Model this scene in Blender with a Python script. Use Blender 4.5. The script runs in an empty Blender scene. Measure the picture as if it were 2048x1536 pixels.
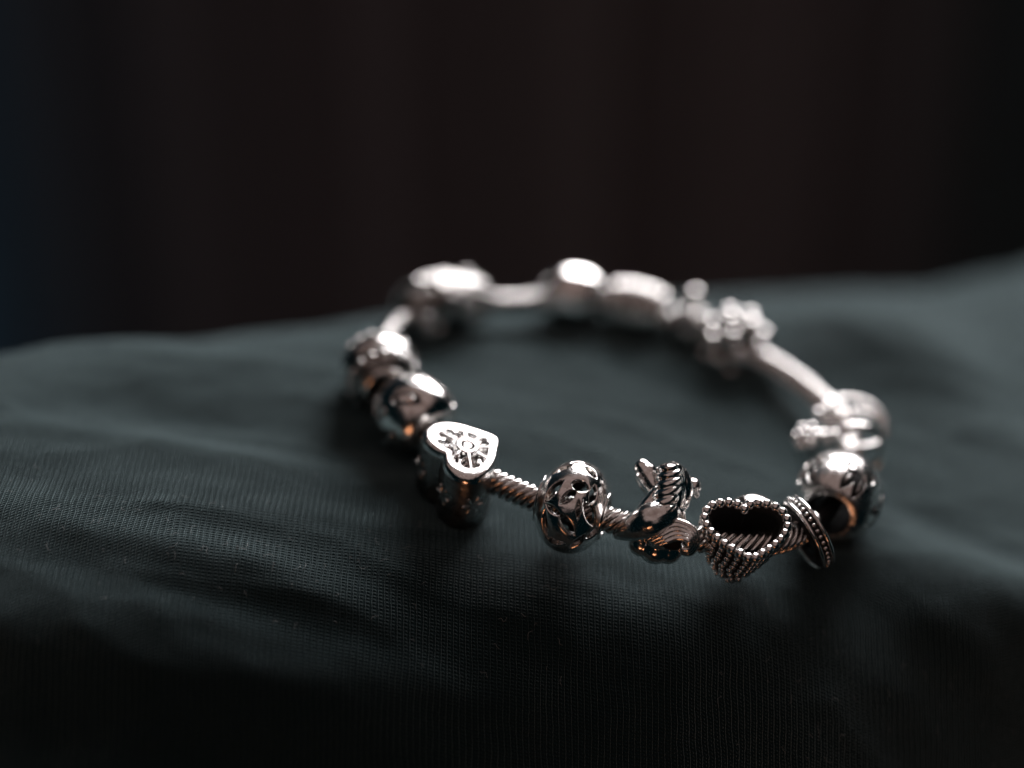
import bpy, bmesh, math, random
import numpy as np
from mathutils import Vector, Matrix, noise

R = math.radians
rnd = random.Random(7)
S = bpy.context.scene
S.unit_settings.system = 'METRIC'
S.unit_settings.scale_length = 0.01          # one unit is one centimetre: a macro scene
COL = S.collection

# ------------------------------------------------------------------ camera
PITCH = R(30)
CAM_Z = 12.2
LENS = 59.77
cam = bpy.data.cameras.new('camera')
cam.lens = LENS; cam.sensor_width = 36; cam.sensor_fit = 'HORIZONTAL'
cam.clip_start = 0.5; cam.clip_end = 2000
cam.dof.use_dof = True
cam.dof.focus_distance = 20.28
cam.dof.aperture_fstop = 0.043
cam.dof.aperture_blades = 0
camo = bpy.data.objects.new('camera', cam); COL.objects.link(camo)
camo.location = (0, 0, CAM_Z); camo.rotation_euler = (R(90) - PITCH, 0, 0)
S.camera = camo

# ------------------------------------------------------------------ world, lamps, exposure
w = bpy.data.worlds.new('World'); S.world = w; w.use_nodes = True
bg = w.node_tree.nodes['Background']
bg.inputs[0].default_value = (0.10, 0.62, 0.80, 1); bg.inputs[1].default_value = 0.0065

def area(name, loc, target, sx, sy, radiance, color):
    l = bpy.data.lights.new(name, 'AREA'); l.shape = 'RECTANGLE'; l.size = sx; l.size_y = sy
    l.energy = 4 * radiance * sx * sy; l.color = color
    o = bpy.data.objects.new(name, l); COL.objects.link(o); o.location = loc
    o.rotation_euler = (Vector(target) - Vector(loc)).to_track_quat('-Z', 'Y').to_euler()
    return o
area('window_light', (15, 58, 30), (7, 20, 27), 32, 32, 13.5, (1.0, 0.97, 0.985))
area('ceiling_bounce', (0, -62, 118), (0, -62, 0), 230, 300, 0.18, (1.0, 0.73, 0.67))
area('warm_lamp', (-10, -42, -14), (1, 20, 0), 14, 9, 3.6, (1.0, 0.42, 0.20))
S.view_settings.view_transform = 'Standard'; S.view_settings.look = 'None'
S.view_settings.exposure = 0; S.view_settings.gamma = 1
S.cycles.use_denoising = True
S.cycles.sample_clamp_indirect = 6
S.cycles.max_bounces = 8

# ------------------------------------------------------------------ materials
def nodes(name):
    m = bpy.data.materials.new(name); m.use_nodes = True
    nt = m.node_tree; b = nt.nodes['Principled BSDF']
    return m, nt, b
def N(nt, t, **kw):
    n = nt.nodes.new(t)
    for k, v in kw.items(): setattr(n, k, v)
    return n
def M(nt, op, a, b=None, c=None):
    n = nt.nodes.new('ShaderNodeMath'); n.operation = op
    for i, v in enumerate((a, b, c)):
        if v is None: continue
        if isinstance(v, (int, float)): n.inputs[i].default_value = v
        else: nt.links.new(v, n.inputs[i])
    return n.outputs[0]

def metal(name, base, rough, rvar=0.1, bump=0.0012, tarnish=None):
    m, nt, b = nodes(name); L = nt.links
    tc = N(nt, 'ShaderNodeTexCoord')
    n1 = N(nt, 'ShaderNodeTexNoise'); n1.inputs['Scale'].default_value = 3.5; n1.inputs['Detail'].default_value = 6
    L.new(tc.outputs['Object'], n1.inputs['Vector'])
    mr = N(nt, 'ShaderNodeMapRange'); mr.inputs[1].default_value = .35; mr.inputs[2].default_value = .7
    mr.inputs[3].default_value = rough; mr.inputs[4].default_value = rough + rvar
    L.new(n1.outputs[0], mr.inputs[0]); L.new(mr.outputs[0], b.inputs['Roughness'])
    b.inputs['Metallic'].default_value = 1
    if tarnish:
        mx = N(nt, 'ShaderNodeMix', data_type='RGBA')
        n3 = N(nt, 'ShaderNodeTexNoise'); n3.inputs['Scale'].default_value = 9; n3.inputs['Detail'].default_value = 8
        L.new(tc.outputs['Object'], n3.inputs['Vector'])
        r3 = N(nt, 'ShaderNodeMapRange'); r3.inputs[1].default_value = .5; r3.inputs[2].default_value = .72
        L.new(n3.outputs[0], r3.inputs[0]); L.new(r3.outputs[0], mx.inputs[0])
        mx.inputs[6].default_value = (*base, 1); mx.inputs[7].default_value = (*tarnish, 1)
        L.new(mx.outputs[2], b.inputs['Base Color'])
    else:
        b.inputs['Base Color'].default_value = (*base, 1)
    n2 = N(nt, 'ShaderNodeTexNoise'); n2.inputs['Scale'].default_value = 14; n2.inputs['Detail'].default_value = 5
    L.new(tc.outputs['Object'], n2.inputs['Vector'])
    vo = N(nt, 'ShaderNodeTexNoise'); vo.inputs['Scale'].default_value = 90; vo.inputs['Detail'].default_value = 2
    L.new(tc.outputs['Object'], vo.inputs['Vector'])
    mp = N(nt, 'ShaderNodeMapping'); mp.inputs['Scale'].default_value = (6, 90, 150); mp.inputs['Rotation'].default_value = (.6, .4, .9); L.new(tc.outputs['Object'], mp.inputs['Vector'])
    sn = N(nt, 'ShaderNodeTexNoise'); sn.inputs['Scale'].default_value = 1; sn.inputs['Detail'].default_value = 3; L.new(mp.outputs[0], sn.inputs['Vector'])
    scr = M(nt, 'MULTIPLY', M(nt, 'MAXIMUM', M(nt, 'SUBTRACT', sn.outputs[0], .62), 0), 1.6)
    L.new(M(nt, 'ADD', mr.outputs[0], scr), b.inputs['Roughness'])
    hsum = M(nt, 'ADD', n2.outputs[0], M(nt, 'MULTIPLY', vo.outputs[0], .12))
    bp = N(nt, 'ShaderNodeBump'); bp.inputs['Strength'].default_value = 1; bp.inputs['Distance'].default_value = bump
    L.new(hsum, bp.inputs['Height']); L.new(bp.outputs[0], b.inputs['Normal'])
    return m
SILVER = metal('polished_silver', (.84, .82, .80), .11, .10, .004, (.55, .50, .47))
WORN = metal('worn_silver', (.74, .72, .70), .17, .14, .008, (.45, .41, .39))
DARK = metal('oxidised_and_shaded_silver', (.055, .052, .05), .45, .2, .008)  # patina in recesses; also painted shade inside hollow beads and holes

TARNISH_AND_SHADE = metal('tarnished_and_shaded_silver', (.30, .29, .28), .22, .15, .008, (.10, .095, .09))  # tarnished bead bodies; also imitates dark reflections on the heart walls
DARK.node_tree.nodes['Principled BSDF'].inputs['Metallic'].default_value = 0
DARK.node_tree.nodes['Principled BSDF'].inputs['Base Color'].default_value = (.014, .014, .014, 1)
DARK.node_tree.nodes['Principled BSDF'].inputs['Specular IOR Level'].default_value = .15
def cloth_material():
    m, nt, b = nodes('knit_cotton'); L = nt.links
    tc = N(nt, 'ShaderNodeTexCoord')
    ns = N(nt, 'ShaderNodeTexNoise'); ns.inputs['Scale'].default_value = 1.3; ns.inputs['Detail'].default_value = 3
    L.new(tc.outputs['Object'], ns.inputs['Vector'])
    nf = N(nt, 'ShaderNodeTexNoise'); nf.inputs['Scale'].default_value = 28; nf.inputs['Detail'].default_value = 4
    L.new(tc.outputs['Object'], nf.inputs['Vector'])
    sp = N(nt, 'ShaderNodeSeparateXYZ'); L.new(tc.outputs['UV'], sp.inputs[0])
    # wales run away from the viewer; each wale is a column of small V stitches
    x = M(nt, 'ADD', sp.outputs[0], M(nt, 'ADD', M(nt, 'MULTIPLY', ns.outputs[0], .09), M(nt, 'MULTIPLY', nf.outputs[0], .013)))
    y = M(nt, 'ADD', sp.outputs[1], M(nt, 'MULTIPLY', nf.outputs[0], .03))
    ux = M(nt, 'MULTIPLY', x, 1 / .074)
    fr = M(nt, 'FRACT', ux)
    c = M(nt, 'SUBTRACT', fr, .5)                       # -.5 .. .5 across a wale
    # each period: one narrow raised rib and one sunken column of slanting stitches
    rc = M(nt, 'MULTIPLY', M(nt, 'SUBTRACT', c, -.28), 1 / .17)
    rib = M(nt, 'MAXIMUM', M(nt, 'SUBTRACT', 1, M(nt, 'MULTIPLY', rc, rc)), 0)
    sc_ = M(nt, 'MULTIPLY', M(nt, 'SUBTRACT', c, .18), 1 / .30)
    col = M(nt, 'MAXIMUM', M(nt, 'SUBTRACT', 1, M(nt, 'MULTIPLY', sc_, sc_)), 0)
    sl = M(nt, 'SINE', M(nt, 'MULTIPLY', M(nt, 'ADD', M(nt, 'MULTIPLY', y, 1 / .044), M(nt, 'MULTIPLY', c, -1.0)), 2 * math.pi))
    sr = M(nt, 'SINE', M(nt, 'MULTIPLY', M(nt, 'ADD', M(nt, 'MULTIPLY', y, 1 / .044), .3), 2 * math.pi))
    h = M(nt, 'ADD', M(nt, 'MULTIPLY', rib, M(nt, 'ADD', .78, M(nt, 'MULTIPLY', sr, .14))), M(nt, 'MULTIPLY', col, M(nt, 'ADD', .45, M(nt, 'MULTIPLY', sl, .40))))
    fz = N(nt, 'ShaderNodeTexNoise'); fz.inputs['Scale'].default_value = 95; fz.inputs['Detail'].default_value = 5
    L.new(tc.outputs['Object'], fz.inputs['Vector'])
    h = M(nt, 'ADD', h, M(nt, 'MULTIPLY', fz.outputs[0], .5))
    bp = N(nt, 'ShaderNodeBump'); bp.inputs['Strength'].default_value = 1; bp.inputs['Distance'].default_value = .034
    L.new(h, bp.inputs['Height']); L.new(bp.outputs[0], b.inputs['Normal'])
    # yarn colour: dark marl, a few paler fibres
    cr = N(nt, 'ShaderNodeValToRGB')
    cr.color_ramp.elements[0].position = .3; cr.color_ramp.elements[0].color = (.0006, .010, .012, 1)
    cr.color_ramp.elements[1].position = .75; cr.color_ramp.elements[1].color = (.003, .024, .028, 1)
    L.new(fz.outputs[0], cr.inputs[0])
    L.new(cr.outputs[0], b.inputs['Base Color'])
    b.inputs['Roughness'].default_value = .85
    b.inputs['Specular IOR Level'].default_value = .25
    b.inputs['Sheen Weight'].default_value = .40; b.inputs['Sheen Roughness'].default_value = .30
    b.inputs['Sheen Tint'].default_value = (.72, .97, 1, 1)
    return m
CLOTH = cloth_material()

def curtain_material():
    m, nt, b = nodes('dark_drape'); L = nt.links
    tc = N(nt, 'ShaderNodeTexCoord'); sp = N(nt, 'ShaderNodeSeparateXYZ'); L.new(tc.outputs['Object'], sp.inputs[0])
    cr = N(nt, 'ShaderNodeValToRGB'); mr = N(nt, 'ShaderNodeMapRange')
    cr.color_ramp.interpolation = 'B_SPLINE'
    mr.inputs[1].default_value = -42; mr.inputs[2].default_value = 46; L.new(sp.outputs[0], mr.inputs[0])
    L.new(mr.outputs[0], cr.inputs[0])
    e = cr.color_ramp.elements
    stops = [(0, (.03, .07, .085)), (.10, (.08, .33, .56)), (.17, (.08, .26, .42)), (.26, (.16, .16, .17)), (.40, (.25, .205, .215)),
             (.50, (.235, .20, .20)), (.60, (.26, .205, .205)), (.68, (.18, .16, .165)), (.72, (.08, .11, .115)), (.80, (.09, .11, .115)), (.82, (.15, .14, .145)),
             (.90, (.03, .08, .10)), (1, (.01, .022, .028))]
    e[0].position, e[0].color = stops[0][0], (*stops[0][1], 1); e[1].position, e[1].color = stops[-1][0], (*stops[-1][1], 1)
    for p, c in stops[1:-1]:
        q = e.new(p); q.color = (*c, 1)
    L.new(cr.outputs[0], b.inputs['Base Color'])
    b.inputs['Roughness'].default_value = .9; b.inputs['Specular IOR Level'].default_value = .1
    return m
DRAPE = curtain_material()
LINT, _nt, _b = nodes('lint'); _b.inputs['Base Color'].default_value = (.35, .37, .37, 1); _b.inputs['Roughness'].default_value = .6

# ------------------------------------------------------------------ mesh helpers
def mesh(name, V, Fc, mats, mi=None, smooth=True, sharp=None):
    me = bpy.data.meshes.new(name)
    me.from_pydata([tuple(v) for v in np.asarray(V, float)], [], [tuple(int(i) for i in f) for f in Fc])
    for m in (mats if isinstance(mats, (list, tuple)) else [mats]): me.materials.append(m)
    if mi is not None: me.polygons.foreach_set('material_index', np.asarray(mi, np.int32))
    if smooth: me.polygons.foreach_set('use_smooth', np.ones(len(me.polygons), bool))
    me.update()
    if sharp: me.set_sharp_from_angle(angle=R(sharp))
    return me
def obj(name, me, parent=None, loc=(0, 0, 0), rot=(0, 0, 0), scale=(1, 1, 1)):
    o = bpy.data.objects.new(name, me); COL.objects.link(o)
    o.parent = parent; o.location = loc; o.rotation_euler = rot; o.scale = scale
    return o
def thing(name, label, cat, M4, group=None):
    o = bpy.data.objects.new(name, None); COL.objects.link(o); o.empty_display_size = .2
    o.matrix_world = M4; o['label'] = label; o['category'] = cat
    if group: o['group'] = group
    return o
def join(parts):
    V = []; Fc = []; n = 0
    for v, f in parts:
        V.append(np.asarray(v, float)); Fc += [tuple(i + n for i in q) for q in f]; n += len(v)
    return np.vstack(V), Fc
def grid_faces(nu, nv, cu, cv):
    Fc = []
    for i in range(nu if cu else nu - 1):
        for j in range(nv if cv else nv - 1):
            a = i * nv + j; b = ((i + 1) % nu) * nv + j; c = ((i + 1) % nu) * nv + (j + 1) % nv; d = i * nv + (j + 1) % nv
            Fc.append((a, b, c, d))
    return Fc
def torus(Rm, r, nu=64, nv=14, ax='X', sx=1, a0=0, a1=2 * math.pi):
    full = abs(a1 - a0 - 2 * math.pi) < 1e-6
    A = np.linspace(a0, a1, nu, endpoint=not full); B = np.linspace(0, 2 * np.pi, nv, endpoint=False)
    a, b = np.meshgrid(A, B, indexing='ij')
    rr = Rm + r * np.cos(b)
    P = np.stack([r * sx * np.sin(b), rr * np.cos(a), rr * np.sin(a)], -1).reshape(-1, 3)
    return P, grid_faces(nu, nv, full, True)
def ball(c=(0, 0, 0), r=1.0, n=10, sc=(1, 1, 1)):
    th = np.linspace(0, np.pi, n)[1:-1]; ph = np.linspace(0, 2 * np.pi, 2 * n, endpoint=False)
    T, Pp = np.meshgrid(th, ph, indexing='ij')
    P = np.stack([np.sin(T) * np.cos(Pp), np.sin(T) * np.sin(Pp), np.cos(T)], -1).reshape(-1, 3)
    Fc = [tuple(reversed(q)) for q in grid_faces(n - 2, 2 * n, False, True)]
    k = len(P); P = np.vstack([P, [[0, 0, 1], [0, 0, -1]]]); m = 2 * n
    for j in range(m):
        Fc.append((j, (j + 1) % m, k)); Fc.append(((n - 3) * m + (j + 1) % m, (n - 3) * m + j, k + 1))
    # outward winding
    Fc = [tuple(reversed(q)) if np.dot(np.cross(P[q[1]] - P[q[0]], P[q[2]] - P[q[0]]), P[list(q)].mean(0)) < 0 else q for q in Fc]
    return P * np.array(sc) * r + np.array(c), Fc
def tube(pts, rad, nv=10, sub=6, flat=1.0):
    """smooth tube through points, radius per point, closed round ends"""
    pts = np.asarray(pts, float); rad = np.asarray(rad, float) if np.ndim(rad) else np.full(len(pts), float(rad))
    P, Q = [], []
    n = len(pts)
    for i in range(n - 1):
        p0, p1, p2, p3 = pts[max(i - 1, 0)], pts[i], pts[i + 1], pts[min(i + 2, n - 1)]
        for k in range(sub):
            t = k / sub
            P.append(.5 * ((2 * p1) + (p2 - p0) * t + (2 * p0 - 5 * p1 + 4 * p2 - p3) * t * t + (3 * p1 - p0 - 3 * p2 + p3) * t ** 3))
            Q.append(rad[i] * (1 - t) + rad[i + 1] * t)
    P.append(pts[-1]); Q.append(rad[-1]); P = np.array(P); Q = np.array(Q)
    T = np.gradient(P, axis=0); T /= np.linalg.norm(T, axis=1)[:, None] + 1e-9
    # round caps
    e0 = [P[0] - T[0] * Q[0] * c for c in (.95, .7, .35)]; s0 = [Q[0] * s for s in (.2, .7, .93)]
    e1 = [P[-1] + T[-1] * Q[-1] * c for c in (.35, .7, .95)]; s1 = [Q[-1] * s for s in (.93, .7, .2)]
    P = np.vstack([e0, P, e1]); Q = np.concatenate([s0, Q, s1]); T = np.vstack([[T[0]] * 3, T, [T[-1]] * 3])
    up = np.array([0, 0, 1.]) if abs(T[0][2]) < .9 else np.array([1., 0, 0])
    V = []
    a = np.cross(T[0], up); a /= np.linalg.norm(a)
    for p, t, q in zip(P, T, Q):
        a = a - t * np.dot(a, t); a /= np.linalg.norm(a); b = np.cross(t, a)
        for k in range(nv):
            f = 2 * math.pi * k / nv
            V.append(p + q * (math.cos(f) * a + math.sin(f) * b * flat))
    Fc = grid_faces(len(P), nv, False, True)
    Fc = [tuple(reversed(f)) for f in Fc]
    Fc.append(tuple(range(nv))); Fc.append(tuple(reversed(range((len(P) - 1) * nv, len(P) * nv))))
    return np.array(V), Fc
def fix_normals(me):
    bm = bmesh.new(); bm.from_mesh(me); bmesh.ops.recalc_face_normals(bm, faces=bm.faces); bm.to_mesh(me); bm.free(); return me
def revolve(prof, nphi=96, closed=False):
    """surface of revolution about local X; prof = [(x, r)...]"""
    prof = np.asarray(prof, float); ph = np.linspace(0, 2 * np.pi, nphi, endpoint=False)
    V = np.array([[x, r * math.cos(p), r * math.sin(p)] for x, r in prof for p in ph])
    return V, grid_faces(len(prof), nphi, closed, True)
def barrel_profile(L, Rm, hole, n=40, p=2.3, lip=.03):
    """outer bulge then back through the hole; closed loop of (x, r)"""
    out = []
    for i in range(n + 1):
        t = -1 + 2 * i / n
        x = L / 2 * math.sin(t * math.pi / 2)
        r = hole + (Rm - hole) * max(0, 1 - abs(math.sin(t * math.pi / 2)) ** p) ** (1 / p)
        out.append((x, r))
    inner = [(L / 2 * c, hole - lip * (1 - abs(c) ** 4) - .001) for c in np.linspace(.97, -.97, 10)]
    return out + inner
def remeshed(name, parts, mat, voxel=.016, smooth=6, ops=None):
    V, Fc = join(parts)
    me = fix_normals(mesh(name + '_raw', V, Fc, mat))
    o = bpy.data.objects.new(name + '_raw', me); COL.objects.link(o)
    r = o.modifiers.new('r', 'REMESH'); r.mode = 'VOXEL'; r.voxel_size = voxel; r.use_smooth_shade = True
    s = o.modifiers.new('s', 'SMOOTH'); s.factor = .5; s.iterations = smooth
    dg = bpy.context.evaluated_depsgraph_get(); dg.update()
    m2 = bpy.data.meshes.new_from_object(o.evaluated_get(dg)); m2.name = name
    bpy.data.objects.remove(o); bpy.data.meshes.remove(me)
    m2.materials.clear(); m2.materials.append(mat)
    m2.polygons.foreach_set('use_smooth', np.ones(len(m2.polygons), bool))
    return m2

# ------------------------------------------------------------------ cloth on the bed
def softstep(t): return 1 / (1 + np.exp(-t))
def G(x, y, cx, cy, sx, sy, rot=0):
    c, s = math.cos(rot), math.sin(rot); u = (x - cx) * c + (y - cy) * s; v = -(x - cx) * s + (y - cy) * c
    return np.exp(-(u / sx) ** 2 - (v / sy) ** 2)
EX = [-40, -12, -7.0, -4.45, -2.4, .6, 3.9, 5.8, 9.4, 14, 40]
EY = [17.1, 18.6, 19.85, 21.0, 22.1, 23.35, 24.7, 25.4, 26.7, 30.5, 36]
BEADS = [(.74, 17.1), (1.72, 16.85), (2.8, 16.7), (4.1, 18.0), (4.6, 19.6), (3.2, 21.8), (1.85, 22.6), (.92, 22.75), (-1.0, 22.1), (-1.77, 19.95), (-1.25, 18.98), (-.6, 17.8)]
FOLDS = [(-4.3, 18.3, 2.4, .34, .12, -.10), (-3.5, 16.35, 2.2, .30, .13, -.14), (-2.4, 15.6, 2.0, .20, .06, -.06), (-6.0, 19.4, 1.8, .35, .05, .12), (-1.9, 15.3, 2.6, .22, .06, .10),
         (5.3, 22.6, 2.4, 1.05, .52, .14), (7.6, 20.6, 1.8, .45, .10, -.35), (6.9, 18.4, 1.4, .30, .07, -.5), (6.0, 16.6, 1.5, .22, .07, -.45), (4.6, 15.6, 1.0, .2, .06, -.5),
         (.9, 20.6, 1.4, .5, .05, .05), (.4, 19.0, 1.2, .3, .035, -.15), (-3.9, 20.9, 1.2, .3, -.05, .2)]
def cloth_z(x, y):
    ye = np.interp(x, EX, EY) - 1.2
    d = np.maximum(y - ye, 0)
    z = -np.where(d < 3, .12 * d * d, 1.08 + .72 * (d - 3) + .2 * (d - 3) ** 2)
    z = z - .13 * (np.clip(x, -6.5, 7.5) - 1.2)
    s = (16.15 + .22 * np.clip(x - 2, 0, 7) - .12 * np.clip(-.5 - x, 0, 5)) - y
    z = z - (.85 + .07 * np.clip(x + 4, 0, 10)) * (np.sqrt(s * s + .35) + s) / 2
    z = z + .13 - .0125 * np.clip(22.0 - y, 0, 9) ** 2 - .40 * G(x, y, 7.4, 26.2, 2.8, .9, .45) - .22 * G(x, y, 9.5, 19.5, 2.2, 1.4, 0)
    for bx, by in BEADS: z = z - .06 * G(x, y, bx, by, .45, .40) + .08 * G(x, y, bx, by, .95, .8)
    for cx, cy, sx_, sy_, am, ro in FOLDS: z = z + am * G(x, y, cx, cy, sx_, sy_, ro)
    z = z + .16 * G(x, y, -4.2, 17.3, 3.6, 1.0, -.06)
    z = z + .16 * G(x, y, -5.6, 20.6, 2.6, .9, -.1) - .14 * G(x, y, -4.0, 19.0, 3.0, .6, -.12)
    z = z + .20 * G(x, y, 6.3, 22.4, 2.6, 1.2, -.35) - .38 * G(x, y, 8.6, 21.8, 1.6, 1.2, -.4)
    z = z + .30 * G(x, y, 6.6, 17.2, 2.4, .7, -.3) - .22 * G(x, y, 6.2, 18.7, 2.6, .6, -.35)
    z = z + .15 * G(x, y, -3.0, 15.2, 3.2, .45, -.1) - .12 * G(x, y, -4.2, 14.6, 3, .4, .05)
    z = z + .18 * G(x, y, 4.4, 15.0, 1.3, .5, -.5) + .12 * G(x, y, -1.5, 14.0, 2.5, .4, .1)
    z = z + .10 * G(x, y, -.2, 21.3, 1.4, .5, 0) + .07 * G(x, y, .3, 19.6, 1.6, .8, -.2)
    return z
def NOISE_Z(a, b): return .028 * (1 - min(1, abs(noise.noise(Vector((a * .35 + .5 * b + 4, b * .9 - .2 * a, 1.7)))) * 3.2)) ** 2 + .06 * noise.fractal(Vector((a * .42, b * .85, 3.1)), 1.0, 2.0, 4) + .008 * noise.noise(Vector((a * 1.3 + 9, b * 2.6, 7.7)))
def build_cloth():
    xs = np.concatenate([np.linspace(-34, -10, 30)[:-1], np.linspace(-10, 12, 300), np.linspace(12, 38, 30)[1:]])
    ys = np.concatenate([np.linspace(4, 11, 20)[:-1], np.linspace(11, 29, 270), np.linspace(29, 38, 16)[1:]])
    X, Y = np.meshgrid(xs, ys, indexing='ij')
    Z = cloth_z(X, Y)
    Z = Z + np.array([NOISE_Z(a, b) for a, b in zip(X.ravel(), Y.ravel())]).reshape(X.shape)
    V = np.stack([X, Y, Z], -1).reshape(-1, 3)
    me = mesh('cloth', V, [tuple(reversed(q)) for q in grid_faces(len(xs), len(ys), False, False)][::1], CLOTH)
    arc = np.concatenate([np.zeros((len(xs), 1)), np.cumsum(np.hypot(np.diff(Y, axis=1), np.diff(Z, axis=1)), axis=1)], axis=1)
    uv = np.stack([X.ravel(), arc.ravel()], -1)
    fix_normals(me)
    ul = me.uv_layers.new(name='weave'); li = np.empty(len(me.loops), np.int32); me.loops.foreach_get('vertex_index', li)
    ul.data.foreach_set('uv', uv[li].astype(np.float32).ravel())
    if me.polygons[len(me.polygons) // 2].normal.z < 0: me.flip_normals()
    o = obj('cloth', me); o['kind'] = 'structure'; o['label'] = 'dark grey ribbed knit cloth with soft folds under the bracelet'
    return o
build_cloth()

def build_drape():
    xs = np.linspace(-90, 90, 500); zs = np.linspace(-110, 60, 40)
    X, Zz = np.meshgrid(xs, zs, indexing='ij')
    Y = 70 + .9 * np.sin(X * 1.3 + .6 * np.sin(X * .11)) + .5 * np.sin(X * 2.1 + 1.3) + .01 * (Zz + 100) * np.sin(X * .3)
    V = np.stack([X, Y, Zz], -1).reshape(-1, 3)
    o = obj('curtain', mesh('curtain', V, grid_faces(500, 40, False, False), DRAPE)); o['kind'] = 'structure'
    o['label'] = 'dark brown and blue curtain hanging far behind the cloth'
build_drape()

# ------------------------------------------------------------------ the course of the bracelet (rope centre line, cm)
ROPE = [(0.07, 17.36), (0.74, 17.11), (1.72, 16.85), (2.80, 16.77), (3.59, 17.18), (4.21, 18.17), (4.59, 19.61), (4.29, 20.64),
        (3.74, 21.44), (3.23, 21.90), (2.64, 22.33), (1.80, 22.62), (0.92, 22.73), (0.08, 22.42), (-0.99, 22.03), (-1.70, 21.14), (-1.78, 19.92),
        (-1.26, 18.92), (-0.61, 17.88)]
ROPE_Z = .50
RP = np.array(ROPE)
def closed_spline(P, sub=40):
    n = len(P); out = []
    for i in range(n):
        p0, p1, p2, p3 = P[i - 1], P[i], P[(i + 1) % n], P[(i + 2) % n]
        for k in range(sub):
            t = k / sub
            out.append(.5 * ((2 * p1) + (p2 - p0) * t + (2 * p0 - 5 * p1 + 4 * p2 - p3) * t * t + (3 * p1 - p0 - 3 * p2 + p3) * t ** 3))
    return np.array(out)
C2 = closed_spline(RP)
seg = np.linalg.norm(np.roll(C2, -1, 0) - C2, axis=1); CUM = np.concatenate([[0], np.cumsum(seg)]); TOTAL = CUM[-1]
def at(s):
    s = s % TOTAL; i = min(np.searchsorted(CUM, s, 'right') - 1, len(C2) - 1); t = (s - CUM[i]) / seg[i]
    a, b = C2[i], C2[(i + 1) % len(C2)]
    return a * (1 - t) + b * t
def tangent(s):
    d = at(s + .06) - at(s - .06); return d / np.linalg.norm(d)
def s_of(x, y): return CUM[np.argmin(np.linalg.norm(C2 - np.array([x, y]), axis=1))]
SLOPE = .13                                   # the cloth falls gently to the right, and the bracelet lies on it
def ground_tilt(x): return -SLOPE * (x - 1.2)
def lay(x, y, z): return Vector((x, y, z + ground_tilt(x)))
TILT = Matrix.Rotation(math.atan(SLOPE), 4, 'Y')
def frame(x, y, z=ROPE_Z, tilt=0.0, yaw=0.0, roll=0.0, snap=True):
    s = s_of(x, y); p = at(s) if snap else np.array([x, y]); t = tangent(s)
    return Matrix.Translation(lay(p[0], p[1], z)) @ TILT @ Matrix.Rotation(math.atan2(t[1], t[0]) + yaw, 4, 'Z') @ Matrix.Rotation(tilt, 4, 'Y') @ Matrix.Rotation(roll, 4, 'X')
def heading(x, y, z, ang, tilt_to_cam=0.0):
    """frame with local +Z leaning toward the viewer (-Y) and local Y pointing along ang in plan"""
    return Matrix.Translation(lay(x, y, z)) @ TILT @ Matrix.Rotation(tilt_to_cam, 4, 'X') @ Matrix.Rotation(ang - math.pi / 2, 4, 'Z')

# ------------------------------------------------------------------ bracelet chain: twisted snake chain, one object per link
def chain_link_mesh():
    """one slanted rib of the snake chain wrapping the core, plus the small lower lobe of its lower row"""
    r0 = .130; A = np.linspace(0, 2 * np.pi, 26, endpoint=False); B = np.linspace(0, 2 * np.pi, 8, endpoint=False)
    V = []
    for a in A:
        lean = .03 * math.sin(a * 2 - .5) + .15 * math.sin(a)
        pinch = 1 - .55 * math.exp(-((math.sin((a - math.radians(208)) / 2)) / .10) ** 2) - .55 * math.exp(-((math.sin((a - math.radians(332)) / 2)) / .10) ** 2)
        for b in B:
            rr = r0 + .038 * pinch * math.cos(b)
            V.append((lean + .048 * pinch * math.sin(b), rr * math.cos(a), rr * math.sin(a)))
    return np.array(V), grid_faces(26, 8, True, True)
def build_chain():
    root = thing('bracelet_chain', 'silver twisted snake chain threaded through all the charms', 'bracelet', Matrix.Translation((1.2, 19.7, ROPE_Z)) @ TILT)
    inv = root.matrix_world.inverted()
    V = []; n = 420; m = 12
    for i in range(n):
        s = TOTAL * i / n; p = at(s); t = tangent(s); nx = np.array([-t[1], t[0]])
        for k in range(m):
            a = 2 * math.pi * k / m
            V.append((p[0] + nx[0] * .118 * math.cos(a) - 1.2, p[1] + nx[1] * .118 * math.cos(a) - 19.7, .118 * math.sin(a)))
    obj('core', fix_normals(mesh('core', V, grid_faces(n, m, True, True), DARK)), root)
    lv, lf = chain_link_mesh(); lm = fix_normals(mesh('chain_link', lv, lf, SILVER))
    cnt = int(TOTAL / .100)
    for i in range(cnt):
        s = TOTAL * i / cnt; p = at(s); t = tangent(s)
        # skip links inside closed beads; round the butterfly bead, bare core imitates shade
        if any(abs(((s - s_of(hx, hy) + TOTAL / 2) % TOTAL) - TOTAL / 2) < hl for hx, hy, hl in HIDDEN): continue
        o = obj('chain_link', lm, root)
        o.location = (p[0] - 1.2, p[1] - 19.7, 0); o.rotation_euler = (0, 0, math.atan2(t[1], t[0]))
HIDDEN = [(4.15, 18.07, .88), (-1.26, 18.92, .3), (-1.78, 19.92, .3), (-0.99, 22.03, .42), (0.92, 22.73, .3), (1.80, 22.62, .3), (3.23, 21.90, .25)]
build_chain()

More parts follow.
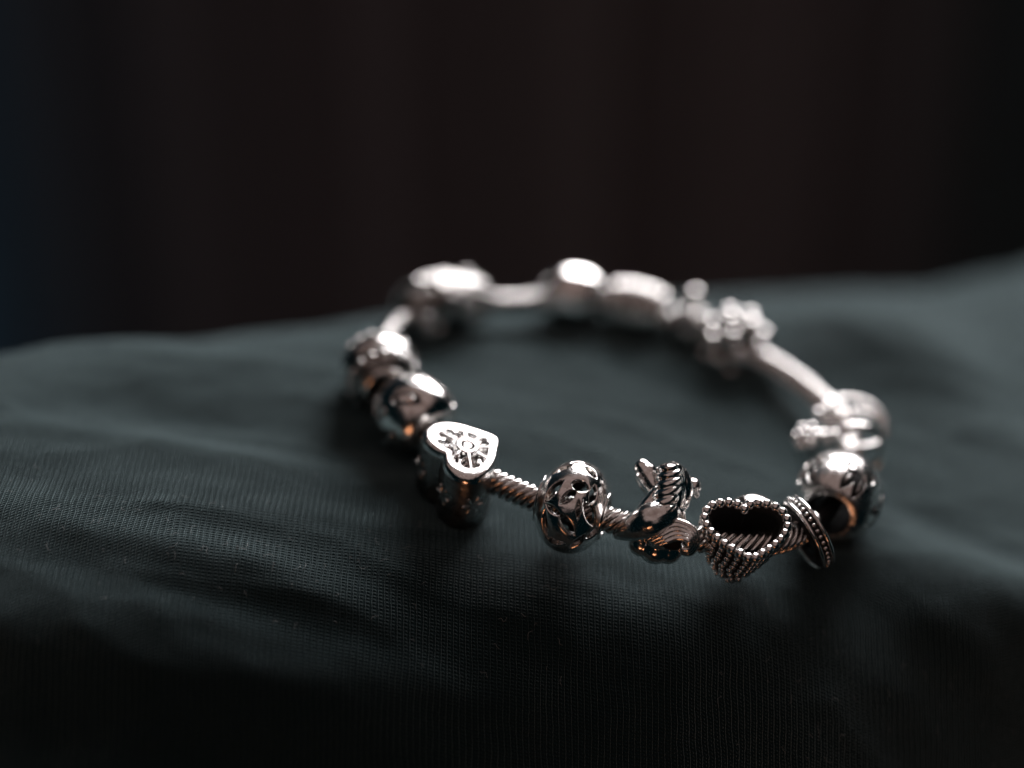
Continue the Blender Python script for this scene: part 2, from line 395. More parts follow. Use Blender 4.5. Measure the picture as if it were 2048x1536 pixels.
# ------------------------------------------------------------------ openwork bead with leaf shaped holes
CR = Vector((1, 0, 0)); CU = Vector((0, math.sin(PITCH), math.cos(PITCH))); CD = Vector((0, -math.cos(PITCH), math.sin(PITCH)))  # right, up, toward the viewer
def view_dir(dx, dy):
    k = math.sqrt(max(0, 1 - dx * dx - dy * dy)); return (CR * dx + CU * dy + CD * k).normalized()
def leaf_field(D, leaves):
    """D: unit directions (n,3). negative inside a leaf shaped hole, distance in units of the radius"""
    g = np.full(len(D), 9.0)
    for c, ax, Lh, Wh in leaves:
        c = np.array(c); ax = np.array(ax); ax = ax - c * ax.dot(c); ax /= np.linalg.norm(ax); bx = np.cross(c, ax)
        k = D @ c; a = D @ ax; b = np.abs(D @ bx)
        Rc = (Lh * Lh + Wh * Wh) / (2 * Wh)
        d = np.sqrt(a * a + (b + Rc - Wh) ** 2) - Rc
        d = np.where(k > .2, d, 9.0); g = np.minimum(g, d)
    return g
def iso_clip(V, T, g):
    """keep the part of a triangle mesh where g > 0, cutting triangles on the contour"""
    V = [tuple(v) for v in V]; g = list(g); cache = {}; out = []
    def cut(i, j):
        k = (min(i, j), max(i, j))
        if k not in cache:
            t = g[i] / (g[i] - g[j]); V.append(tuple(V[i][q] + (V[j][q] - V[i][q]) * t for q in range(3))); g.append(0.0); cache[k] = len(V) - 1
        return cache[k]
    for t in T:
        s = [g[i] > 0 for i in t]; n = sum(s)
        if n == 3: out.append(t)
        elif n == 1:
            k = s.index(True); a, b, c = t[k], t[(k + 1) % 3], t[(k + 2) % 3]; out.append((a, cut(a, b), cut(a, c)))
        elif n == 2:
            k = s.index(False); a, b, c = t[k], t[(k + 1) % 3], t[(k + 2) % 3]; q, r = cut(a, b), cut(a, c); out.append((q, b, c)); out.append((q, c, r))
    return np.array(V), out, np.array(g)
def build_open_bead():
    M4 = frame(0.74, 17.11, .54)
    root = thing('openwork_bead', 'round silver openwork bead pierced with leaf shaped holes, between heart charm and sculpted figure charm', 'charm bead', M4)
    inv = M4.to_3x3().inverted()
    leaves = []
    def lf(zx, zy, ang, Lh, Wh):       # placed on the face turned to the viewer
        dx, dy = (zx - 780) / 470, (800 - zy) / 560
        d = view_dir(dx, dy); ax = CR * math.cos(R(ang)) + CU * math.sin(R(ang))
        leaves.append((tuple(inv @ d), tuple(inv @ ax), Lh, Wh * .95))
    for a in [(630, 320, 8, .24, .085), (975, 375, -70, .20, .10), (530, 565, 38, .32, .13), (855, 520, -15, .24, .15), (715, 645, 35, .24, .12),
              (1010, 640, 65, .24, .11), (975, 850, -60, .34, .14), (705, 975, -52, .34, .13), (540, 790, -25, .26, .08), (450, 960, 80, .34, .10),
              (580, 1180, 5, .30, .11), (850, 1200, 60, .26, .10), (1040, 1100, 20, .24, .10), (840, 800, 88, .20, .06), (810, 262, 0, .15, .05)]: lf(*a)
    rr = random.Random(3)
    for i in range(60):
        z = 1 - 2 * (i + .5) / 60; p = i * 2.39996; q = math.sqrt(1 - z * z); c = Vector((q * math.cos(p), q * math.sin(p), z))
        if abs(c.x) > .80: continue
        if any(Vector(l[0]).dot(c) > .80 for l in leaves): continue
        ax = Vector((rr.uniform(-1, 1), rr.uniform(-1, 1), rr.uniform(-1, 1)))
        leaves.append((tuple(c), tuple(ax), rr.uniform(.25, .32), rr.uniform(.10, .13)))
    nu, nv = 210, 380; RX, RY = .47, .575
    th = np.linspace(.50, math.pi - .50, nu); ph = np.linspace(0, 2 * np.pi, nv, endpoint=False)
    T, Pp = np.meshgrid(th, ph, indexing='ij')
    D = np.stack([np.cos(T), np.sin(T) * np.cos(Pp), np.sin(T) * np.sin(Pp)], -1).reshape(-1, 3)
    g = leaf_field(D, leaves)
    e = np.minimum(np.maximum(g, 0) / .035, 1)
    scale = 1 - .022 * (1 - e) ** 2.2
    V = D * scale[:, None] * np.array([RX, RY, RY])
    tris = []
    for a, b, c, d in grid_faces(nu, nv, False, True): tris += [(a, b, c), (a, c, d)]
    V2, T2, g2 = iso_clip(V, tris, g)
    used = sorted({i for t in T2 for i in t}); mp = {k: i for i, k in enumerate(used)}
    V2 = V2[used]; T2 = [tuple(mp[i] for i in t) for t in T2]; n = len(V2)
    ed = {}
    for t in T2:
        for k in range(3): ed.setdefault(frozenset((t[k], t[(k + 1) % 3])), []).append((t[k], t[(k + 1) % 3]))
    rim = [e[0] for e in ed.values() if len(e) == 1]
    rb = {i for e in rim for i in e}
    nrm = V2 / np.linalg.norm(V2, axis=1)[:, None]
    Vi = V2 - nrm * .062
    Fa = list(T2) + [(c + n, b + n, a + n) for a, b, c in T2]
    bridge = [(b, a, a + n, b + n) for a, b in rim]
    me = mesh('shell', np.vstack([V2, Vi]), Fa + bridge, [SILVER, DARK], [0] * len(T2) + [1] * len(T2) + [0] * len(bridge))  # inner faces coloured dark to stand in for shade inside the shell
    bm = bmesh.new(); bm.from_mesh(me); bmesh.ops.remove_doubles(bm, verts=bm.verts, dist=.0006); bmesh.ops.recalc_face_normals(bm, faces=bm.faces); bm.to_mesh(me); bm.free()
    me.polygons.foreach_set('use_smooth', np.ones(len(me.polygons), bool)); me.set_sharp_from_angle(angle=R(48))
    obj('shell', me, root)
    for sx in (-1, 1):
        v, f = torus(.27, .032, 60, 12); obj('end_ring', mesh('end_ring', v, f, SILVER), root, (sx * .40, 0, 0))
build_open_bead()

# ------------------------------------------------------------------ hearts
def seg_dist(px, py, a, b):
    ax, ay = a; bx, by = b; dx, dy = bx - ax, by - ay; L2 = dx * dx + dy * dy + 1e-9
    t = np.clip(((px - ax) * dx + (py - ay) * dy) / L2, 0, 1); return np.hypot(px - ax - t * dx, py - ay - t * dy)
def heart_curve(n, width=1.0, soft=.35):
    t = np.linspace(0, 2 * np.pi, 720, endpoint=False)
    x = 16 * np.sin(t) ** 3; y = 13 * np.cos(t) - (5 - 2.2 * soft) * np.cos(2 * t) - 2 * np.cos(3 * t) - (1 - soft) * np.cos(4 * t)
    P = np.stack([x, -(y + 2.5)], -1) / 32.0 * width        # tip toward +Y, notch toward -Y
    P = (P + np.roll(P, 2, 0) + np.roll(P, -2, 0) + np.roll(P, 4, 0) + np.roll(P, -4, 0)) / 5
    s = np.concatenate([[0], np.cumsum(np.linalg.norm(np.roll(P, -1, 0) - P, axis=1))]); Q = np.vstack([P, P[:1]])
    u = np.linspace(0, s[-1], n, endpoint=False)
    return np.stack([np.interp(u, s, Q[:, 0]), np.interp(u, s, Q[:, 1])], -1)
def offset(P, d):
    T = np.roll(P, -1, 0) - np.roll(P, 1, 0); T /= np.linalg.norm(T, axis=1)[:, None]; Nn = np.stack([T[:, 1], -T[:, 0]], -1)
    if (Nn * P).sum() < 0: Nn = -Nn
    return P + Nn * d

def build_heart_charm():
    M4 = heading(-0.56, 17.80, .50, R(33), R(7))
    root = thing('heart_charm', 'solid silver heart bead with pierced snowflake pattern on its bright upturned face', 'heart charm', M4)
    n = 200; H0 = heart_curve(n, 1.18, .6)
    for _ in range(6): H0 = (H0 * 2 + np.roll(H0, 3, 0) + np.roll(H0, -3, 0)) / 4
    H0[:, 1] *= 1.0
    top, bot = .36, -.52
    prof = [(-.10, bot), (-.03, bot + .02), (0, bot + .09), (.012, -.1), (0, top - .10), (-.012, top - .045), (-.035, top - .012), (-.065, top), (-.120, top - .002), (-.135, top - .004), (-.140, top - .03)]
    V = []
    for d, z in prof:
        O = offset(H0, 0) * (1 + d * 2.0)
        V += [(a, b, z) for a, b in O]
    Fc = grid_faces(len(prof), n, False, True)
    Fc.append(tuple(range(n)))
    mi = [1 if k // n < 4 else 0 for k in range(len(Fc) - 1)] + [1]  # walls below the bevel coloured darker, imitating reflections of dark surroundings
    obj('body', fix_normals(mesh('body', V, Fc, [SILVER, TARNISH_AND_SHADE], mi, sharp=55)), root)
    # face: a slightly domed plate; the snowflake stands up between dark cut-outs
    m = 420; Hm = heart_curve(m, 1.18, .6)
    for _ in range(14): Hm = (Hm * 2 + np.roll(Hm, 3, 0) + np.roll(Hm, -3, 0)) / 4
    Hin = Hm * (1 - .272); rings = 130; cy = -.04; zt = top - .028
    Q = np.vstack([Hin * (1 - (k / rings)) for k in range(rings)])
    X, Y = Q[:, 0], Q[:, 1]; d = np.full(len(Q), 9.0)
    for i in range(8):
        a = i * math.tau / 8 + .35; ca, sa = math.cos(a), math.sin(a)
        d = np.minimum(d, seg_dist(X, Y, (ca * .10, cy + sa * .10), (ca * .46, cy + sa * .46)) - .006)
        for r0, ln in ((.18, .09), (.27, .10), (.37, .08)):
            for sg in (-1, 1):
                b = a + sg * .85; d = np.minimum(d, seg_dist(X, Y, (ca * r0, cy + sa * r0), (ca * r0 + ln * math.cos(b), cy + sa * r0 + ln * math.sin(b))))
    edge = 1 - np.repeat(np.arange(rings) / rings, m)
    up = np.clip(1 - d / .026, 0, 1) ** .5
    far = np.clip((d - .040) / .012, 0, 1); wall = np.clip((edge - .93) / .03, 0, 1); far = np.maximum(far, wall)
    far = far * far * (3 - 2 * far)
    Z = top - .078 + .012 * (1 - edge ** 2) + .074 * np.maximum(far, up * .98)
    V = np.column_stack([X, Y, Z]); V = np.vstack([V, [[0, 0, top - .05]]]); Fc = grid_faces(rings, m, False, True); c = len(V) - 1
    kf = np.maximum(far, up)[np.array(Fc)].mean(1); mi = list((kf < .5).astype(int))
    Fc += [((rings - 1) * m + j, (rings - 1) * m + (j + 1) % m, c) for j in range(m)]; mi += [0] * m
    obj('snowflake_face', fix_normals(mesh('snowflake_face', V, Fc, [SILVER, DARK], mi)), root)
    v, f = torus(.105, .03, 40, 10); v = v[:, [1, 2, 0]]; v = v + np.array([0, cy, zt + .012]); v[:, 0] *= 1.15
    obj('centre_ring', fix_normals(mesh('centre_ring', v, f, SILVER)), root)
    v, f = ball((0, cy, zt - .01), .05, 10, (1, .8, .6)); obj('centre_stud', mesh('centre_stud', v, f, WORN), root)
    # smaller flowers on the side wall, turned to the viewer
    for k in (18, 44, 150, 178):
        p = H0[k] * 1.0; q = H0[(k + 1) % n]; t = Vector((q[0] - H0[k][0], q[1] - H0[k][1], 0)).normalized()
        prt = []
        for j in range(6):
            a = j * math.pi / 3; c = Vector((p[0], p[1], -.08)) + t * .12 * math.cos(a) + Vector((0, 0, .12 * math.sin(a)))
            c0 = Vector((p[0], p[1], -.08)) + t * .03 * math.cos(a) + Vector((0, 0, .03 * math.sin(a)))
            prt.append(tube([tuple(c0), tuple(c)], [.012, .024], 6, 2))
        obj('side_flower', mesh('side_flower', *join(prt), WORN), root)
build_heart_charm()

def build_beaded_heart():
    M4 = heading(2.76, 16.71, .50, R(-84), R(24))
    root = thing('beaded_heart_charm', 'open silver heart charm edged with round granules, frontmost on the bracelet', 'heart charm', M4)
    n = 160; H0 = heart_curve(n, 1.02, .9)
    def sc(z): return 1 - .64 * max(0, (.30 - z)) ** 1.5 if z < .3 else 1
    zs = [.30, .22, .10, -.02, -.14, -.26, -.38, -.5, -.62]
    V = []
    for z in zs: V += [(a * sc(z), b * sc(z), z) for a, b in H0]
    for z in reversed(zs): V += [(a * sc(z) * .82, b * sc(z) * .82, z) for a, b in H0]
    Fc = grid_faces(len(zs) * 2, n, True, True)
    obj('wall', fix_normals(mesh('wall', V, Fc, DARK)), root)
    bm_ = fix_normals(mesh('granule', *ball((0, 0, 0), .064, 12), SILVER)); sm_ = fix_normals(mesh('granule_small', *ball((0, 0, 0), .040, 10), SILVER))
    rim = heart_curve(27, 1.01, .9)
    for i, (a, b) in enumerate(rim): obj('granule', bm_, root, (a, b, .315), scale=(1, 1, 1.0))
    rows = [(.200, 27), (.070, 26), (-.06, 25), (-.19, 22), (-.32, 18), (-.45, 14), (-.56, 9)]
    for q, (z, c) in enumerate(rows):
        P = heart_curve(c * 2, 1.05 * sc(z), .9)[q % 2::2]
        for a, b in P: obj('granule', sm_, root, (a, b, z), scale=(1.05, 1.05, .95))
    # plain hoop standing behind the heart
    v, f = torus(.33, .06, 60, 12, sx=2.6)
    ho = obj('hoop', fix_normals(mesh('hoop', v, f, SILVER)), root)
    ho.matrix_world = Matrix.Translation(lay(2.97, 17.35, .41)) @ Matrix.Rotation(R(82), 4, 'Z')
build_beaded_heart()

# ------------------------------------------------------------------ granulated spacer ring
def build_spacer():
    M4 = Matrix.Translation(lay(3.625, 17.170, .49)) @ Vector((.87, .36, .33)).to_track_quat('X', 'Z').to_matrix().to_4x4()
    root = thing('spacer_ring', 'thin silver spacer ring with a dotted groove around its edge, beside the beaded heart', 'spacer ring', M4)
    v, f = revolve([(-.055, .2), (-.055, .455), (.055, .455), (.055, .2)], 90, True)
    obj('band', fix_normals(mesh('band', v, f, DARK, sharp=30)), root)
    for sx in (-1, 1):
        v, f = torus(.462, .026, 90, 10, sx=1.0); obj('rim', fix_normals(mesh('rim', v, f, SILVER)), root, (sx * .068, 0, 0))
    g = mesh('granule', *ball((0, 0, 0), .030, 8), SILVER)
    for i in range(36):
        a = i * math.tau / 36; obj('granule', g, root, (0, .462 * math.cos(a), .462 * math.sin(a)))
    for sx in (-1, 1):
        v, f = revolve([(sx * .055, .17), (sx * .058, .44), (sx * .075, .17)], 60, True); obj('shaded_side_plate', fix_normals(mesh('shaded_side_plate', v, f, DARK)), root)  # dark plates stand in for the shade inside the ring
build_spacer()

# ------------------------------------------------------------------ engraved butterfly bead
def ell(px, py, cx, cy, a, b, rot):
    c, s = math.cos(rot), math.sin(rot); u = (px - cx) * c + (py - cy) * s; v = -(px - cx) * s + (py - cy) * c
    k = np.sqrt((u / a) ** 2 + (v / b) ** 2); return (k - 1) * min(a, b)      # signed distance-ish
def butterfly(px, py, k=1.0):
    """distance to the engraved lines of a butterfly"""
    d = np.full(px.shape, 9.0)
    for sg in (-1, 1):
        d = np.minimum(d, np.abs(ell(px, py, sg * .085 * k, -.04 * k, .145 * k, .068 * k, R(90 + sg * 18))))
        d = np.minimum(d, np.abs(ell(px, py, sg * .105 * k, .13 * k, .13 * k, .075 * k, R(90 - sg * 42))))
        d = np.minimum(d, seg_dist(px, py, (sg * .03 * k, .05 * k), (sg * .10 * k, -.13 * k)))
        d = np.minimum(d, seg_dist(px, py, (sg * .04 * k, .0), (sg * .07 * k, -.15 * k)))
    d = np.minimum(d, seg_dist(px, py, (0, .1 * k), (0, -.06 * k)))
    return d
def engraved_bead(name, label, cat, M4, L, Rm, hole, field, nx=300, nphi=640, depth=.026, width=.012, mat=SILVER, group=None, p=2.3, sign=-1):
    root = thing(name, label, cat, M4, group)
    prof = barrel_profile(L, Rm, hole, nx, p)
    V, Fc = revolve(prof, nphi, True)
    no = nx + 1
    x = V[:, 0]; ph = np.arctan2(V[:, 2], V[:, 1]); rr_ = np.hypot(V[:, 1], V[:, 2])
    d = field(x, ph, Rm)
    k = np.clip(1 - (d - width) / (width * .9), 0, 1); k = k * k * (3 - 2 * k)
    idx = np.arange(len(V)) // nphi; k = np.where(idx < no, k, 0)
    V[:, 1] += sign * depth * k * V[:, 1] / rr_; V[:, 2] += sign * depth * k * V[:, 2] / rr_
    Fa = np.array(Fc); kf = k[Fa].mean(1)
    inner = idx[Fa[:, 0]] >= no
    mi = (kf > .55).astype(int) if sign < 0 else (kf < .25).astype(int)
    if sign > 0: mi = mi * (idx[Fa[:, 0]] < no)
    mi = np.where(inner, 1, mi)  # hole walls painted dark, as shade would leave them
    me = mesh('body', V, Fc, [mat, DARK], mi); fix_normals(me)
    obj('body', me, root); return root
def bead_uv(x, ph, c_x, c_ph, Rm):
    """local tangent coordinates round a point (x, phi) on a bead"""
    dph = (ph - c_ph + np.pi) % (2 * np.pi) - np.pi; return x - c_x, dph * Rm
def phi_to_cam(M4):
    v = M4.to_3x3().inverted() @ CD; return math.atan2(v.z, v.y)
def build_butterfly():
    M4 = frame(4.11, 18.02, .52)
    pc = phi_to_cam(M4)
    up = phi_up(M4)
    def field(x, ph, Rm):
        d = np.full(x.shape, 9.0)
        for cx, cp, rot in BF:
            u, v = bead_uv(x, ph, cx, cp, Rm); c, s = math.cos(rot), math.sin(rot)
            d = np.minimum(d, butterfly(u * c + v * s, -u * s + v * c, .92))
        return d
    engraved_bead('butterfly_bead', 'round silver bead engraved with butterflies, its dark hole turned to the viewer', 'charm bead', M4, .98, .56, .28, field, p=2.1, mat=WORN)
def phi_up(M4):
    v = M4.to_3x3().inverted() @ Vector((0, 0, 1)); return math.atan2(v.z, v.y)
BF = [(-.24, R(112), R(-88)), (-.16, R(42), R(-65)), (-.1, R(178), R(-90)), (.1, R(-120), 0), (.1, R(-40), 0)]
build_butterfly()

# ------------------------------------------------------------------ looped bead with flower
def build_looped():
    M4 = frame(4.57, 19.56, .52)
    root = thing('looped_bead', 'silver bead of curved open bars, right end of the bracelet behind the butterfly bead', 'charm bead', M4)
    v, f = torus(.40, .052, 60, 12, sx=1.2); obj('hoop', fix_normals(mesh('hoop', v, f, SILVER)), root, (-.36, 0, 0), (0, 0, .15))
    v, f = torus(.43, .048, 70, 12); o = obj('open_ring', fix_normals(mesh('open_ring', v, f, SILVER)), root)
    ax = Vector((.12, -.30, .92)).normalized(); o.matrix_world = Matrix.Translation(M4.translation + Vector((.04, .06, .20))) @ ax.to_track_quat('X', 'Z').to_matrix().to_4x4()
    cpt = M4.translation + Vector((.04, .06, .22)); pts = [M4.inverted() @ (cpt + Vector(q)) for q in ((-.40, -.04, .0), (-.15, .04, .10), (.15, .03, .10), (.40, -.06, .0))]
    obj('cross_bar', fix_normals(mesh('cross_bar', *tube([tuple(q) for q in pts], .05, 12, 8), SILVER)), root)
    inv = M4.inverted()
    for px in [((4.112, 19.579, .80), .085), ((4.264, 19.093, .78), .08)]:
        o = obj('stud', mesh('stud', *ball((0, 0, 0), px[1], 12), SILVER), root); o.location = inv @ lay(*px[0])
    # flower head lying toward the middle of the bracelet
    c = lay(3.916, 19.250, .62); prt = []
    nrm = Vector((-.45, -.35, .85)).normalized(); a1 = nrm.orthogonal().normalized(); a2 = nrm.cross(a1)
    for j in range(6):
        a = j * math.tau / 6; q = c + a1 * .13 * math.cos(a) + a2 * .13 * math.sin(a)
        o = obj('petal', mesh('petal', *ball((0, 0, 0), .09, 12), SILVER), root); o.location = inv @ q
    o = obj('flower_centre', mesh('flower_centre', *ball((0, 0, 0), .075, 10), SILVER), root); o.location = inv @ (c + nrm * .05)
    o = obj('stem', fix_normals(mesh('stem', *tube([tuple(inv @ c), tuple(inv @ lay(4.403, 19.475, .60))], [.06, .09], 10, 4), SILVER)), root)
build_looped()

# ------------------------------------------------------------------ sculpted figure charm
def build_figure():
    O = lay(1.720, 16.847, .5); M4 = Matrix.Translation(O)
    root = thing('sculpted_charm', 'silver sculpted animal charm with twisted upright crest, ears and curling tail', 'figure charm', M4)
    def P(zx, zy, d=0.0): return tuple(CR * ((zx - 713) / 916) + CU * ((878 - zy) / 916) + CD * d)
    def b(zx, zy, d, r, sc=(1, 1, 1)): return ball(P(zx, zy, d), r / 916, 12, sc)
    body = [tube([P(310, 905, .05), P(470, 830, .20), P(640, 750, .28), P(800, 690, .22)], [.08, .17, .22, .21], 16, 6),
            tube([P(540, 740, .10), P(680, 590, .02), P(800, 450, -.02)], [.12, .13, .14], 14, 6),
            b(800, 800, .22, 150), b(930, 690, .18, 110), b(985, 730, .2, 60), b(560, 880, .2, 110), b(760, 920, .16, 160), b(900, 940, .1, 160), b(560, 1010, .02, 150), b(720, 1060, .02, 190), b(860, 1080, .0, 170)]
    obj('body', remeshed('body', body, SILVER, .013, 8), root)
    # twisted crest: stacked slanting lobes
    crest = []
    for zx, zy, d, rx, ry, tl in [(790, 640, .16, 100, 72, 24), (805, 540, .12, 105, 72, 24), (830, 440, .08, 108, 72, 22), (848, 345, .04, 106, 70, 20), (858, 255, .0, 98, 66, 16), (850, 180, -.03, 78, 58, 8),
                                  ]:
        v, f = ball((0, 0, 0), 1, 14, (1.6 * rx / 916, 1.08 * ry / 916, .20)); A = Matrix(((CR.x, CU.x, CD.x), (CR.y, CU.y, CD.y), (CR.z, CU.z, CD.z))) @ Matrix.Rotation(R(tl), 3, 'Z')
        v = np.array([tuple(A @ Vector(q)) for q in v]) + np.array(P(zx, zy, d + .08)); crest.append((v, f))
    crest.append(tube([P(860, 640, .10), P(890, 430, .07), P(905, 230, .04)], [.19, .19, .14], 16, 6))
    crest.append(tube([P(950, 650, .08), P(985, 520, .04), P(1000, 390, .0), P(975, 270, -.05), P(920, 200, -.06)], [.10, .14, .155, .13, .09], 16, 6))
    obj('crest', remeshed('crest', crest, SILVER, .0105, 6), root)
    ears = [tube([P(740, 420, -.12), P(680, 330, -.16), P(625, 240, -.2), P(590, 190, -.22)], [.12, .135, .14, .11], 14, 6),
            tube([P(670, 470, -.18), P(620, 380, -.2), P(575, 290, -.22), P(565, 220, -.22)], [.06, .085, .085, .06], 12, 6)]
    obj('ear', remeshed('ear', ears, SILVER, .013, 3), root)
    kn = [ball(P(1150, 410, -.26), .115, 14, (1, 1, 1)), tube([P(980, 560, -.10), P(1070, 510, -.2), P(1130, 450, -.26)], [.06, .05, .06], 12, 6), ball(P(1085, 510, -.15), .06, 10), ball(P(1190, 500, -.25), .05, 10)]
    obj('ear', remeshed('ear_far', kn, SILVER, .013, 3), root)
    # curling tail made of single strands
    base = [(620, 930), (740, 850), (880, 775), (1010, 800), (1105, 880), (1115, 985), (1060, 1070), (985, 1060), (985, 1010)]
    cx, cy = 960, 960
    for k in range(5):
        q = 1.12 - k * .18; pts = []; 
        for i, (x, y) in enumerate(base):
            if k > 2 and i > 6: break
            lead = (1 - i / 8); xx = cx + (x - cx) * (q + .1 * lead * k * .8); yy = cy + (y - cy) * q + 20 * lead * k * .7
            pts.append(P(xx, yy, .36 + .02 * k - .05 * abs(i - 4) / 4))
        rad = [.012] + [.046 - .003 * k] * (len(pts) - 2) + [.014]
        obj('tail_strand', fix_normals(mesh('tail_strand', *tube(pts, rad, 10, 8), SILVER)), root)
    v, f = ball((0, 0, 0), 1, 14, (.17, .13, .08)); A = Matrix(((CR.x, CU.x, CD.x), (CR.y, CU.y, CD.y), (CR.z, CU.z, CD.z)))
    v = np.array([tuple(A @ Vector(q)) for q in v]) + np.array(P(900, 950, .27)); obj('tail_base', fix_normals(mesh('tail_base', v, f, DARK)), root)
    # barrel under the figure that the chain runs through
    t = tangent(s_of(1.72, 16.85)); yaw = math.atan2(t[1], t[0])
build_figure()

# ------------------------------------------------------------------ the beads out of focus round the back
def petals_field(rows):
    def field(x, ph, Rm):
        d = np.full(x.shape, 9.0)
        for cx, n, off, a, b, rot in rows:
            for k in range(n):
                u, v = bead_uv(x, ph, cx, off + k * math.tau / n, Rm); d = np.minimum(d, np.abs(ell(u, v, 0, 0, a, b, rot)))
        return d
    return field
engraved_bead('petal_bead', 'round silver bead engraved with petals, behind the snowflake heart charm', 'charm bead', frame(-1.26, 18.92, .50), .98, .53, .20,
              petals_field([(-.2, 5, .3, .16, .075, R(50)), (.2, 5, .9, .16, .075, R(-50)), (0, 5, 1.6, .09, .09, 0)]), 240, 480, .022, .012, p=2.0)
v_, f_ = ball((0, 0, 0), .060, 12)
r_ = thing('filigree_bead', 'tall dark silver bead studded with granules, left end of the bracelet', 'charm bead', frame(-1.78, 19.87, .52))
def build_filigree(root):
    v, f = revolve(barrel_profile(.92, .52, .2, 40, 2.2), 90, True); obj('body', fix_normals(mesh('body', v, f, [TARNISH_AND_SHADE])), root)
    v, f = torus(.50, .05, 70, 10, sx=2.6); obj('top_band', fix_normals(mesh('top_band', v, f, SILVER)), root)
    g = mesh('granule', v_, f_, SILVER)
    for sx in (-.26, .26):
        for i in range(17):
            a = i * math.tau / 17 + (sx > 0) * .18; rr_ = .455
            obj('granule', g, root, (sx, rr_ * math.cos(a), rr_ * math.sin(a)), scale=(.9, .9, .9))
    for sx in (-.43, .43):
        v, f = torus(.27, .05, 50, 10); obj('end_ring', fix_normals(mesh('end_ring', v, f, SILVER)), root, (sx, 0, 0))
build_filigree(r_)
r_ = thing('small_round_bead', 'tiny bright round silver bead between the filigree bead and the petal bead', 'bead', Matrix.Translation(lay(-1.531, 19.365, .66)))
obj('body', mesh('tiny_bead', *ball((0, 0, 0), .115, 16), SILVER), r_)
v, f = torus(.07, .025, 30, 8); obj('ring', fix_normals(mesh('ring', v, f, SILVER)), r_, (.03, -.03, -.10), (0, 0, .8))

def build_long_bead():
    root = thing('long_scroll_bead', 'long oval silver bead with raised scrolls at the back left of the bracelet', 'charm bead', frame(-0.99, 22.03, .56))
    v, f = revolve(barrel_profile(1.45, .40, .17, 40, 2.2), 90, True); obj('body', fix_normals(mesh('body', v, f, TARNISH_AND_SHADE)), root)
    rr = random.Random(11)
    for i in range(44):
        x = -.55 + 1.1 * ((i * .7549 + .3) % 1); a = i * 2.39996; r = .19 + .225 * max(0, 1 - (abs(x) / .725) ** 2.2) ** (1 / 2.2)
        v, f = torus(.085, .046, 26, 10); 
        o = obj('scroll', fix_normals(mesh('scroll', v, f, SILVER)), root, (x, r * math.cos(a), r * math.sin(a)))
        o.rotation_euler = (Vector((0, math.cos(a), math.sin(a)))).to_track_quat('X', 'Z').to_euler()
build_long_bead()
def build_smooth_bead():
    root = thing('smooth_bead', 'plain polished round silver bead at the very back of the bracelet', 'bead', frame(0.92, 22.73, .56))
    v, f = revolve(barrel_profile(.86, .45, .17, 40, 2.2), 90, True); obj('body', fix_normals(mesh('body', v, f, SILVER)), root)
    for sx in (-.41, .41):
        v, f = torus(.22, .045, 50, 10); obj('end_ring', fix_normals(mesh('end_ring', v, f, SILVER)), root, (sx, 0, 0))
build_smooth_bead()
def build_ribbed_bead():
    root = thing('ribbed_bead', 'ribbed silver barrel bead at the back, right of the plain round bead', 'charm bead', frame(1.87, 22.62, .54))
    v, f = revolve(barrel_profile(.88, .38, .17, 40, 2.6), 90, True); obj('body', fix_normals(mesh('body', v, f, TARNISH_AND_SHADE)), root)
    for i in range(7):
        x = -.36 + .12 * i; r = .17 + .22 * max(0, 1 - (abs(x) / .44) ** 2.6) ** (1 / 2.6)
        v, f = torus(r, .048, 60, 10); obj('rib', fix_normals(mesh('rib', v, f, SILVER)), root, (x, 0, 0))
build_ribbed_bead()
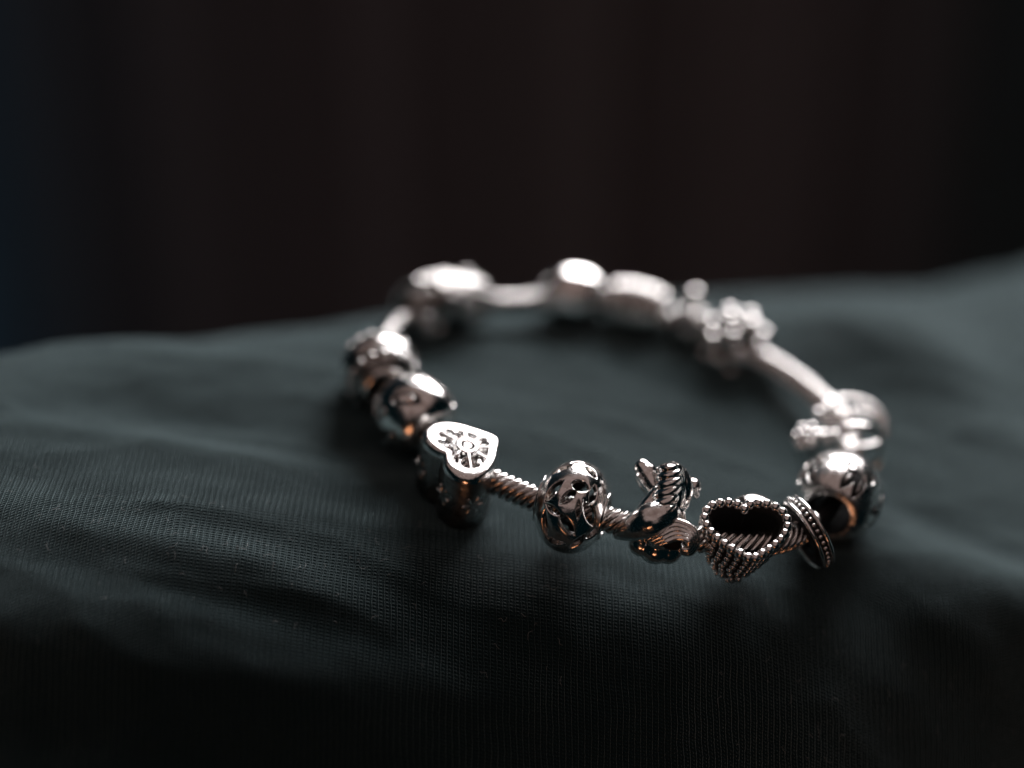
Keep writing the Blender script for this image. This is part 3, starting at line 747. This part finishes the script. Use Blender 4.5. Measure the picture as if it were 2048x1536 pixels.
def build_clusters():
    root = thing('knob_bead', 'small silver bead topped by a raised ball, between ribbed bead and granule cluster', 'charm bead', frame(2.66, 22.31, .48))
    v, f = revolve(barrel_profile(.55, .34, .17, 30, 2.2), 70, True); obj('body', fix_normals(mesh('body', v, f, TARNISH_AND_SHADE)), root)
    inv = root.matrix_world.inverted()
    for p, r in [((2.685, 22.358, .97), .14), ((2.664, 22.061, .76), .115), ((2.454, 22.212, .74), .10)]:
        o = obj('ball', mesh('ball', *ball((0, 0, 0), r, 14), SILVER), root); o.location = inv @ lay(*p)
    root = thing('granule_cluster_bead', 'silver bead covered in large round granules, upper right of the bracelet', 'charm bead', frame(3.21, 21.84, .50))
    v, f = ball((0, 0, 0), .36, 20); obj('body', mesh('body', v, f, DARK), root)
    g = mesh('granule', *ball((0, 0, 0), .15, 14), SILVER)
    n = 26
    for i in range(n):
        z = 1 - 2 * (i + .5) / n; a = i * 2.39996; q = math.sqrt(1 - z * z); c = Vector((z, q * math.cos(a), q * math.sin(a)))
        if abs(c.x) > .88: continue
        k = .8 + .35 * ((i * 7) % 5) / 5
        obj('granule', g, root, tuple(c * .43), scale=(k, k, k))
    for sx in (-.42, .42):
        v, f = torus(.2, .05, 40, 10); obj('end_ring', fix_normals(mesh('end_ring', v, f, SILVER)), root, (sx, 0, 0))
build_clusters()

# ------------------------------------------------------------------ stray fibres on the cloth
def build_lint():
    rr = random.Random(5); parts = []
    for i in range(170):
        if i < 110: x = rr.uniform(-6.5, 1.0); y = 16.9 + rr.gauss(-.3, .5)
        else: x = rr.uniform(2.5, 7.5); y = 15.9 + rr.gauss(0, .5)
        a = rr.uniform(0, math.tau); ln = rr.uniform(.03, .13); pts = []
        for k in range(4):
            px, py = x + ln * k / 3 * math.cos(a), y + ln * k / 3 * math.sin(a)
            z = float(cloth_z(np.array(px), np.array(py))) + NOISE_Z(px, py) + .006 + .03 * math.sin(math.pi * k / 3) * rr.random()
            pts.append((px, py, z)); a += rr.uniform(-.6, .6)
        parts.append(tube(pts, [.0010, .0016, .0016, .0008], 5, 3))
    m = fix_normals(mesh('lint_fibres', *join(parts), LINT)); o = obj('lint_fibres', m); o['kind'] = 'stuff'; o['label'] = 'tiny pale stray fibres on the dark knit cloth'
build_lint()
